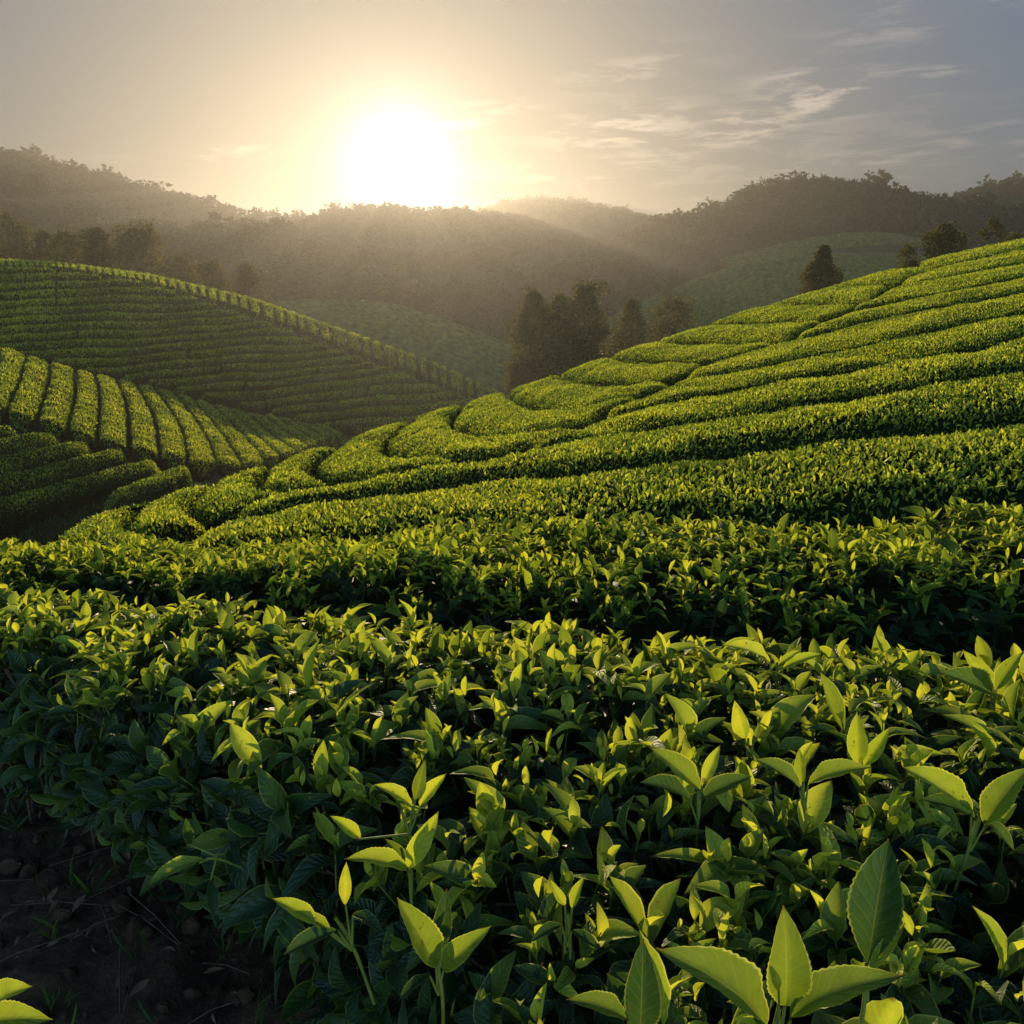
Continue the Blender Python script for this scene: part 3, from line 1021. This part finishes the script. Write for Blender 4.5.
def path_grass():
    rng = np.random.default_rng(99)
    n = 5200
    uv = np.c_[rng.uniform(-60, 250, n), rng.uniform(468, 556, n)]
    P = on_valley(uv)
    P[:, 2] = ground_z(P[:, :2])
    b = Bag()
    for q in range(4):
        put_leaves(b, P + np.c_[rng.normal(0, .06, (n, 2)), np.zeros(n)], np.c_[rng.normal(0, .6, (n, 2)), np.ones(n)], rng.normal(size=(n, 3)), rng.uniform(.10, .32, n), rng.uniform(.0, .45, n), [leaf_template(2, 2, .6, .2, .11)], 0, rng)
    tag(b.build('grass', [M_TEA_FAR]), 'rough dark grass on the dirt path below the shaded tea rows', 'grass', None, 'stuff')


path_grass()

# ---- valley: sunlit rows running down the spur
VL = [[(-176, 300), (-190, 335), (-214, 380)], [(-148, 306), (-158, 340), (-182, 384)], [(-119, 312), (-127, 344), (-148, 388)], [(-90, 319), (-95, 347), (-112, 390)], [(-58, 326), (-62, 350), (-74, 392)], [(-26, 335), (-28, 355), (-44, 400)], [(2, 345), (-4, 370), (-14, 405)], [(26, 354), (18, 385), (4, 411)], [(50, 360), (50, 380), (36, 419)], [(75, 368), (76, 393), (67, 429)],
      [(95, 373), (101, 396), (97, 439)], [(116, 377), (128, 403), (130, 447)], [(136, 382), (156, 416), (160, 454)], [(154, 386), (184, 426), (189, 460)],
      [(174, 391), (209, 436), (216, 464)], [(191, 396), (229, 440), (244, 465)], [(209, 401), (240, 430), (266, 459)], [(226, 405), (252, 430), (282, 456)],
      [(244, 410), (266, 430), (298, 451)], [(261, 413), (284, 430), (311, 446)], [(274, 415), (298, 430), (322, 443)], [(289, 418), (310, 429), (332, 440)],
      [(306, 421), (322, 429), (340, 438)], [(321, 423), (334, 429), (346, 435)]]


def valley_rows():
    L = [chaikin(on_valley(np.array(p, float)), 2) for p in VL]
    for i in range(len(L) - 1):
        plain_hedge(L[i + 1], L[i], f'sunlit tea row running down the valley spur, {ORD[i]} from the left',
                    'sunlit tea rows on the valley spur', 200 + i, gap=.15, h=.85, cover=2.0, rnd=.7, lod=.0025, bumps=.06)
    # shaded rows below them
    sh = [((24, 425), (-150, 436), (-150, 451)), ((62, 430), (-150, 461), (-150, 484)), ((93, 438), (-150, 487), (-150, 509)), ((129, 446), (-150, 513), (-150, 534)),
          ((160, 456), (-150, 540), (-150, 561)), ((191, 465), (95, 494), (104, 508))]
    nm = ['topmost stub of a', 'second highest', 'third', 'fourth', 'long fifth', 'short detached lowest']
    for i, (tip, lt, lb) in enumerate(sh):
        tip, lt, lb = (np.array(a, float) for a in (tip, lt, lb))
        th = max(7, .55 * (lb[1] - lt[1]))
        hi = [lt, lt * .5 + tip * .5 + (0, -3.5), lt * .2 + tip * .8 + (0, -3.5), tip + (-2, -2)]
        lo = [lb, lb * .5 + (tip + (0, th)) * .5 + (0, 1), lb * .2 + (tip + (0, th)) * .8, tip + (0, th * .8)]
        plain_hedge(chaikin(on_valley(lo), 2), chaikin(on_valley(hi), 2), f'{nm[i]} shaded dark green tea row below the sunlit spur rows',
                    'shaded tea rows on the valley bank', 240 + i, gap=.12, h=.8, cover=2.0, rnd=.8, lod=.0024, young=.75, ends=(i == 5, True))


valley_rows()


# ---- left hill in its own shade: contour rows, and the sunny rows crossing its skyline
def left_hill():
    v0 = np.r_[np.linspace(262, 352, 11), np.linspace(362, 474, 12)]
    us = np.arange(-260, 520, 3.0)
    vt, vf = edge(HILL_STRIP, us) + 1.0, edge(HILL_FOOT, us)
    cnt = 0
    for k in range(len(v0) - 1):
        ma, mb = ((.10 * np.clip((v - 262) / 150, 0, 1)) for v in (v0[k], v0[k + 1]))
        wob = 1.3 * np.sin(us * .031 + k * .35) + .8 * np.sin(us * .071 + k * .5)
        hi = np.maximum(v0[k] - ma * us + wob, vt)
        wob2 = 1.3 * np.sin(us * .031 + (k + 1) * .35) + .8 * np.sin(us * .071 + (k + 1) * .5)
        lo = np.minimum(v0[k + 1] - mb * us + wob2, vf)
        ok = lo - hi > 2.2
        if ok.sum() < 10:
            continue
        i0, i1 = np.where(ok)[0][[0, -1]]
        runs = [(i0, i1)]
        if k < 5:
            c = int((57 + 260) / 3)
            if i0 < c - 3 and i1 > c + 4:
                runs = [(i0, c), (c + 1, i1)]
        elif k in (8, 11, 13, 15, 17):
            c = i0 + int((i1 - i0) * (.35 + .37 * ((k * 7) % 5) / 5))
            if i1 - i0 > 28:
                runs = [(i0, c), (c + 1, i1)]
        for q, (a, c) in enumerate(runs):
            if c - a < 6:
                continue
            F_ = on_hill(np.c_[us[a:c + 1], lo[a:c + 1]]); B_ = on_hill(np.c_[us[a:c + 1], hi[a:c + 1]])
            side = '' if len(runs) == 1 else (', left of its gap' if q == 0 else ', right of its gap')
            plain_hedge(F_, B_, f'shaded contour tea row on the left hill, {ORD[min(k, 22)]} below the skyline{side}', 'shaded contour rows on the left hill', 300 + 3 * k + q,
                        gap=.34, h=1.1, cover=2.8, lod=.0022, young=1.05, rnd=.5, bumps=.05, ends=(len(runs) == 1 or q == 0, len(runs) == 1 or q == 1))
            cnt += 1
    # short rows crossing the skyline
    u = -240.0
    i = 0
    while u < 500:
        w = (7.0 + 7.0 * max(u - 60, 0) / 430) * random.uniform(.7, 1.35)
        ua, ub = u, u + w
        sk = 1.0
        def line(uu):
            t = np.array([0, .3, .6, 1.0])
            vt_, vs_ = edge(HILL_TOP, uu), edge(HILL_STRIP, uu)
            P = on_hill(np.c_[uu + (t - .5) * -2, vs_ + (vt_ - vs_) * t])
            e = P[-1]
            return chaikin(np.vstack([P, e + np.array([0, 3, -.25]), e + np.array([0, 8, -2.2])]), 1)
        plain_hedge(line(ub), line(ua), 'short sunlit tea row crossing the skyline strip of the left hill', 'sunlit skyline rows of the left hill', 400 + i,
                    gap=.26, h=1.1, cover=1.9, lod=.0022, rnd=.9, bumps=.05)
        u += w
        i += 1


left_hill()


# ------------------------------------------------------------------ far hills
def hill(crest, Ymid, front, back, name, mat, seed, amp, drop=60, slope=.5, nx=140, sm=2):
    """a ridge through (u, v) skyline spots at a distance, falling to both sides; returns a function of surface points"""
    c = np.array(crest, float)
    P = unproj(c[:, 0], c[:, 1], c[:, 2] if c.shape[1] > 2 else np.full(len(c), float(Ymid)))
    P = resample(chaikin(P, sm), nx)
    t = np.r_[np.linspace(-1, 0, 34), np.linspace(0, 1, 12)[1:]]
    S = np.zeros((len(t), nx, 3))
    for i, a in enumerate(t):
        ln = front if a < 0 else back
        S[i] = P
        S[i, :, 1] += a * ln
        x = abs(a)
        S[i, :, 2] -= slope * ln * (x ** 1.45 * .55 + x * .45) if a < 0 else slope * ln * x ** 1.3
    nz = vnoise(S.reshape(-1, 3), 6.0 / Ymid, seed).reshape(S.shape[:2]) + .5 * vnoise(S.reshape(-1, 3), 17.0 / Ymid, seed + 1).reshape(S.shape[:2])
    fade = np.clip(np.abs(t) / .12, 0, 1)[:, None]
    S[..., 2] += amp * nz * fade
    b = Bag()
    b.add(S, grid_faces(len(t), nx))
    tag(b.build(name, [mat]), kind='structure')
    return S


H_A = hill([(-260, 130), (-120, 145), (0, 166), (60, 179), (130, 198), (200, 214), (260, 224), (330, 234), (420, 244), (520, 260)], 450, 200, 160, 'hill', M_HILL, 1, 7, slope=.42)
H_B = hill([(150, 262), (230, 244), (290, 232), (330, 220), (380, 218), (440, 222), (500, 224), (560, 240), (620, 252), (700, 265)], 470, 210, 150, 'hill', M_HILL, 2, 9, slope=.36)
H_C = hill([(400, 240), (470, 224), (510, 209), (560, 205), (600, 212), (650, 226), (720, 240), (800, 250)], 780, 200, 150, 'hill', M_HILL, 3, 10, slope=.35)
H_D = hill([(480, 320), (560, 285), (610, 258), (650, 240), (700, 226), (740, 206), (790, 190), (830, 196), (870, 205), (920, 209), (970, 222), (1030, 231), (1150, 242), (1300, 250)], 380, 180, 160, 'hill', M_HILL, 4, 6, slope=.40)
H_E = hill([(900, 225), (950, 208), (1000, 194), (1050, 187), (1150, 182), (1300, 190)], 490, 170, 150, 'hill', M_HILL, 5, 8, slope=.35)
H_F = hill([(-260, 215), (-100, 222), (0, 228), (60, 238), (120, 252), (180, 254), (230, 250), (270, 256), (310, 266), (350, 288), (400, 300), (450, 310), (520, 325), (620, 340)], 265, 125, 120, 'hill', M_HILL, 6, 3, slope=.34)
H_G = hill([(230, 312), (300, 303), (380, 305), (420, 315), (470, 332), (520, 352), (580, 385), (640, 420)], 160, 60, 60, 'hill', M_TEAGROUND, 7, .6, slope=.40)
H_H = hill([(560, 352), (600, 325), (640, 305), (680, 288), (720, 273), (770, 262), (830, 257), (890, 256), (960, 262), (1060, 275)], 210, 80, 80, 'hill', M_TEAGROUND, 8, .5, slope=.40)
H_I = hill([(720, 262), (780, 246), (830, 237), (870, 234), (910, 238), (950, 250), (1020, 275)], 265, 60, 80, 'hill', M_TEAGROUND, 9, .5, slope=.36)


def terrace_rows(S, rows, label, group, seed, width=.026):
    """tea rows lying along a far hill"""
    for r_ in rows:
        i = r_ * 33
        a, c = int(math.floor(i)), min(int(math.floor(i)) + 1, 44)
        def at(x):
            x = min(max(x, 0), 43.99)
            a = int(x); f = x - a
            return S[a] * (1 - f) + S[a + 1] * f
        lo, hi = at(33 - i - width * 33) + np.array([0, 0, 1.0]), at(33 - i) + np.array([0, 0, 1.0])
        lo[:, 2] += .25 * np.sin(np.arange(len(lo)) * .5 + r_ * 40)
        plain_hedge(lo, hi, label, group, seed + int(r_ * 100), h=2.0, gap=1.15, cards=False, bumps=.1, ends=(False, False))


terrace_rows(H_G, np.arange(0, .85, .042), 'hazy tea row along the low hill in the sun rays', 'tea rows on the hazy middle hill', 500, .036)
terrace_rows(H_H, np.arange(0, .8, .034), 'far tea row on the green hill beyond the right slope', 'tea rows on the far green hill', 620, .029)
terrace_rows(H_I, np.arange(0, .3, .05), 'far tea row on the upper dome beyond the right slope', 'tea rows on the upper green dome', 740, .043)


# ------------------------------------------------------------------ trees
def crown_points(kind, n, rng):
    """lobes of a crown of unit height; returns leaf spots and outward directions"""
    lobes = []
    if kind == 'broad':
        for k in range(30):
            a = rng.uniform(0, 6.28); h = rng.uniform(.10, .90); r = rng.uniform(.05, .36) * (1.1 - 1.0 * abs(h - .42))
            lobes.append((r * math.cos(a), r * math.sin(a), h, rng.uniform(.085, .17) * (1.25 - .6 * h)))
    elif kind == 'cone':
        for k in range(40):
            h = rng.uniform(.12, .95); a = rng.uniform(0, 6.28); r = (1 - h) * .30 * rng.uniform(.4, 1.1)
            lobes.append((r * math.cos(a), r * math.sin(a), h, .045 + .11 * (1 - h)))
    elif kind == 'tall':
        for k in range(34):
            h = rng.uniform(.10, .96); a = rng.uniform(0, 6.28); r = rng.uniform(.02, .19) * (1.15 - 1.0 * abs(h - .45))
            lobes.append((r * math.cos(a), r * math.sin(a), h, rng.uniform(.06, .115) * (1.3 - .6 * h)))
    else:   # sparse, pine like plates at the top
        for k in range(9):
            h = rng.uniform(.55, .95); a = rng.uniform(0, 6.28); r = rng.uniform(.0, .24)
            lobes.append((r * math.cos(a), r * math.sin(a), h, rng.uniform(.06, .12)))
    lobes = np.array(lobes)
    w = lobes[:, 3] ** 2
    i = rng.choice(len(lobes), n, p=w / w.sum())
    d = unit(rng.normal(size=(n, 3)))
    rr = rng.uniform(.35, 1.08, n) ** .6
    P = lobes[i, :3] + d * (lobes[i, 3] * rr)[:, None] * np.array([1, 1, .75])
    m = int(n * {'tall': .42, 'broad': .35, 'cone': .4}.get(kind, 0))
    if m:                                   # leaves filling the body of the crown between its lobes
        h = rng.uniform(0, 1, m) ** .85
        if kind == 'cone':
            rad, z = (1 - h) * .26 + .02, .10 + .86 * h
        elif kind == 'tall':
            rad, z = .155 * np.sin(np.pi * (h * .93 + .06)) ** .7, .08 + .86 * h
        else:
            rad, z = .31 * np.sin(np.pi * (h * .92 + .07)) ** .6, .08 + .78 * h
        a = rng.uniform(0, 6.28, m); q = rng.uniform(.2, 1, m) ** .5
        rad = rad * q * (1 + .25 * np.sin(3 * a + 9 * h))
        P[:m] = np.c_[rad * np.cos(a), rad * np.sin(a), z]
        d[:m] = unit(np.c_[np.cos(a), np.sin(a), .3 + 0 * a])
    return P, d, lobes


def tree_mesh(kind, n, leaf, seed):
    rng = np.random.default_rng(seed)
    P, d, lobes = crown_points(kind, n, rng)
    P[:, 2] *= 1.0 / np.percentile(P[:, 2], 99.7)
    cb = Bag()
    put_leaves(cb, P, unit(d + rng.normal(0, .7, (n, 3))), rng.normal(size=(n, 3)) + d * .4, leaf * rng.uniform(.6, 1.4, n),
               np.clip(rng.normal(.45, .25, n), 0, 1), [leaf_template(2, 2, .2, .2, .3)], 0, rng)
    tb = Bag()
    top = lobes[np.argmax(lobes[:, 2])][:3]
    ax = [np.array([0, 0, -.04]), np.array([.01, 0, .25]), np.array([top[0] * .4, top[1] * .4, .6]), top]
    tube(tb, chaikin(ax, 2), np.linspace(.028, .004, len(chaikin(ax, 2))), 6)
    for l in lobes[:12]:
        h = max(.12, l[2] - rng.uniform(.12, .25))
        s = np.array([top[0] * .3 * h, top[1] * .3 * h, h])
        tube(tb, chaikin([s, (s + l[:3]) / 2 + np.array([0, 0, -.02]), l[:3]], 1), np.linspace(.010, .003, len(chaikin([s, s, l[:3]], 1))), 4)
    return cb, tb


PROTO = {}


def tree(kind, u, vtop, vbase, Y, label, variant=0, detail=5200, leaf=.030, group=None, wide=1.0, name='tree'):
    key = (kind, variant, detail)
    p, q = unproj(u, vbase, Y), unproj(u, vtop, Y)
    h = (q - p)[2]
    root = empty(name, tuple(p))
    root.rotation_euler = (0, 0, (u * 1.37) % 6.28)
    root.scale = (h * wide, h * wide, h)
    if key not in PROTO:
        cb, tb = tree_mesh(kind, detail, leaf, hash(key[1:]) % 1000 + len(kind))
        PROTO[key] = (cb.build('crown', [M_CROWN], root, False).data, tb.build('trunk', [M_BARK], root).data)
    else:
        for nm, me in zip(('crown', 'trunk'), PROTO[key]):
            o = bpy.data.objects.new(nm, me)
            COL.objects.link(o)
            o.parent = root
    tag(root, label, 'tree', group)
    return root


grp = 'tall trees behind the right hill'
tree('tall', 533, 291, 400, 66, 'left tree of the tall clump where the two slopes meet', 0, 8500, .028, grp, 1.15)
tree('tall', 558, 295, 400, 68, 'middle tree of the tall clump where the two slopes meet', 1, 8500, .028, grp, 1.0)
tree('tall', 583, 283, 400, 65, 'right and tallest tree of the clump where the slopes meet', 2, 8500, .028, grp, 1.2)
tree('broad', 515, 360, 402, 62, 'small bushy tree at the left foot of the tall clump', 0, 4500, .04, None, .9)
tree('broad', 548, 330, 402, 64, 'low bushy tree half hidden inside the tall clump', 1, 4500, .04, None, .9)
tree('cone', 630, 300, 376, 78, 'dark pointed tree between the tall clump and a round tree', 0, 5200, .030, None, 1.55)
tree('broad', 672, 297, 356, 82, 'round hazy tree peeping over the right hill skyline', 2, 4500, .04, None, 1.3)
tree('cone', 819, 246, 304, 70, 'single pointed conifer behind the right hill skyline', 1, 6500, .036, None, 1.5)
tree('broad', 938, 224, 278, 62, 'dark broad tree on the skyline of the right hill', 3, 7500, .045, None, .95)
tree('broad', 905, 244, 284, 64, 'smaller dark tree left of the broad skyline tree', 4, 4500, .04, None, .9)
tree('tall', 958, 232, 275, 75, 'pale slim tree right of the broad skyline tree', 0, 7000, .026, None, 1.0)
tree('sparse', 986, 219, 262, 90, 'thin hazy tree near the right end of the skyline', 0, 2500, .04, None, 1.0)
tree('broad', 1012, 232, 262, 92, 'faint round tree at the far right of the skyline', 0, 4500, .04, None, 1.2)
# behind the left hill
lg = 'trees behind the left hill'
for (kd, u, vt, vb, Y, w, var, lb) in (
        ('broad', 144, 224, 300, 108, 1.15, 1, 'broad full-crowned tree standing behind the left hill skyline'),
        ('tall', 105, 229, 300, 110, 1.3, 1, 'narrow dark tree next to the broad tree behind the left hill'),
        ('broad', 72, 229, 292, 108, .9, 2, 'round dark tree behind the dark gap in the left hill rows'),
        ('tall', 52, 232, 290, 126, 1.3, 2, 'slim pale tree left of the round dark tree'),
        ('broad', 18, 213, 290, 130, .9, 3, 'large shaggy tree above the far left end of the hill'),
        ('broad', -22, 222, 290, 126, 1.0, 0, 'shaggy tree at the outer left end of the tree row'),
        ('broad', 184, 254, 305, 110, 1.0, 4, 'low rounded tree right of the broad full-crowned tree'),
        ('broad', 213, 259, 315, 108, 1.2, 0, 'wide dark bushy tree above the middle of the left hill'),
        ('tall', 252, 264, 330, 106, 1.4, 0, 'loose upright tree above the slope, last of the dark row'),
        ('cone', 268, 284, 335, 120, 1.3, 0, 'small pointed tree just right of the loose upright tree'),
        ('sparse', 402, 265, 330, 190, 1.2, 0, 'thin tree standing alone in the sun rays'),
        ('sparse', 375, 268, 330, 200, 1.2, 1, 'faint slender tree left of the thin tree in the rays'),
        ('sparse', 668, 286, 312, 200, 1.3, 1, 'tiny bare-stemmed tree on the far green tea hill'),
        ('sparse', 38, 174, 215, 300, 1.5, 0, 'tall lone tree rising above the distant left wood')):
    tree(kd, u, vt, vb, Y, lb, var, {'tall': 7000, 'broad': 4500, 'cone': 5200, 'sparse': 2500}[kd], .036, lg if Y < 140 else None, w)


def forest(S, n, hmin, hmax, seed, label, cards, crest_bias=.25, tmax=1.0):
    """a wood that reads as one mass: many small crowns over a hillside"""
    rng = np.random.default_rng(seed)
    nt, nx = S.shape[:2]
    protos = []
    for k, kind in enumerate(('broad', 'tall', 'broad', 'cone', 'broad', 'sparse')):
        r2 = np.random.default_rng(900 + k)
        P, d, lb = crown_points(kind, cards, r2)
        b = Bag()
        put_leaves(b, P, unit(d + r2.normal(0, .7, (cards, 3))), r2.normal(size=(cards, 3)) + d * .5, r2.uniform(.07, .15, cards) * (160 / cards) ** .5, np.clip(r2.normal(.4, .15, cards), 0, 1), [leaf_template(2, 2, .1, .25, .36)], 0, r2)
        tube(b, [(0, 0, -.1), (0, 0, .4), tuple(lb[0][:3])], [.02, .016, .006], 4, 1)
        V = np.concatenate(b.v); Fc = np.concatenate(b.f); ag = np.concatenate(b.age); mi = np.concatenate(b.mi)
        protos.append((V, Fc, ag, mi))
    out = Bag()
    m = int(n * crest_bias)
    ti = np.r_[33 - np.abs(rng.normal(0, .8, m)), rng.uniform(33 * (1 - tmax), 34.5, n - m)]
    xi = rng.uniform(0, nx - 1.01, n)
    a, c = ti.astype(int), xi.astype(int)
    fa, fc = (ti - a)[:, None], (xi - c)[:, None]
    B = (S[a, c] * (1 - fa) + S[a + 1, c] * fa) * (1 - fc) + (S[a, c + 1] * (1 - fa) + S[a + 1, c + 1] * fa) * fc
    hh = rng.uniform(hmin, hmax, n) * (1 + .25 * vnoise(B, 12 / abs(B[:, 1].mean()), seed))
    big = rng.random(n) < .05
    hh[big] *= 1.35
    rot = rng.uniform(0, 6.28, n); wd = rng.uniform(1.0, 1.7, n); pk = rng.integers(0, len(protos), n)
    tint = rng.normal(0, .16, n)
    for k, (V, Fc, ag, mi) in enumerate(protos):
        for mat_i in (0, 1):
            pass
        s = np.where(pk == k)[0]
        if not len(s):
            continue
        cs, sn = np.cos(rot[s])[:, None], np.sin(rot[s])[:, None]
        x = (V[None, :, 0] * cs - V[None, :, 1] * sn) * (hh[s] * wd[s])[:, None]
        y = (V[None, :, 0] * sn + V[None, :, 1] * cs) * (hh[s] * wd[s])[:, None]
        z = V[None, :, 2] * hh[s][:, None] - .4
        X = np.stack([x, y, z], -1) + B[s][:, None]
        Fa = Fc[None] + (np.arange(len(s)) * len(V))[:, None, None]
        out.add(X, Fa, None, np.clip(ag[None] + tint[s][:, None], 0, 1).ravel(), 0)
        out.mi[-1] = np.tile(mi, len(s)).astype(np.int32)
    tag(out.build('forest', [M_TREE, M_BARK], None, False), label, 'forest', None, 'stuff')


forest(H_A, 2000, 6.5, 10, 1, 'hazy wood covering the high ridge on the left', 90)
forest(H_B, 2000, 5, 8.5, 2, 'glowing hazy wood on the ridge under the sun', 80)
forest(H_C, 1300, 6, 9, 3, 'pale far wood on the ridge right of the sun', 50, .4)
forest(H_D, 2400, 6.5, 10.5, 4, 'dark wood covering the big hill on the right', 110)
forest(H_E, 900, 6, 9, 5, 'pale far wood on the right-hand horizon ridge', 50, .5)
forest(H_F, 1200, 6, 12, 6, 'misty wood on the slope behind the left hill', 260)


# ------------------------------------------------------------------ haze
def make_haze():
    b = Bag()
    x0, x1, y0, y1, z0, z1 = -900, 900, -40, 980, -130, 136
    V = [(x0, y0, z0), (x1, y0, z0), (x1, y1, z0), (x0, y1, z0), (x0, y0, z1), (x1, y0, z1), (x1, y1, z1), (x0, y1, z1)]
    b.add(V, [(0, 3, 2, 1), (4, 5, 6, 7), (0, 1, 5, 4), (1, 2, 6, 5), (2, 3, 7, 6), (3, 0, 4, 7)])
    m, k = new_mat('haze')
    pv = k.node('ShaderNodeVolumePrincipled')
    pv.inputs['Color'].default_value = (.205, .20, .20, 1)
    pv.inputs['Density'].default_value = .00085
    pv.inputs['Absorption Color'].default_value = (0, 0, 0, 1)
    pv.inputs['Anisotropy'].default_value = .70
    o = k.node('ShaderNodeOutputMaterial')
    k.link(pv.outputs[0], o.inputs['Volume'])
    ob = b.build('haze', [m], None, False)
    tag(ob, 'warm morning haze filling the valley', None, None, 'stuff')


make_haze()
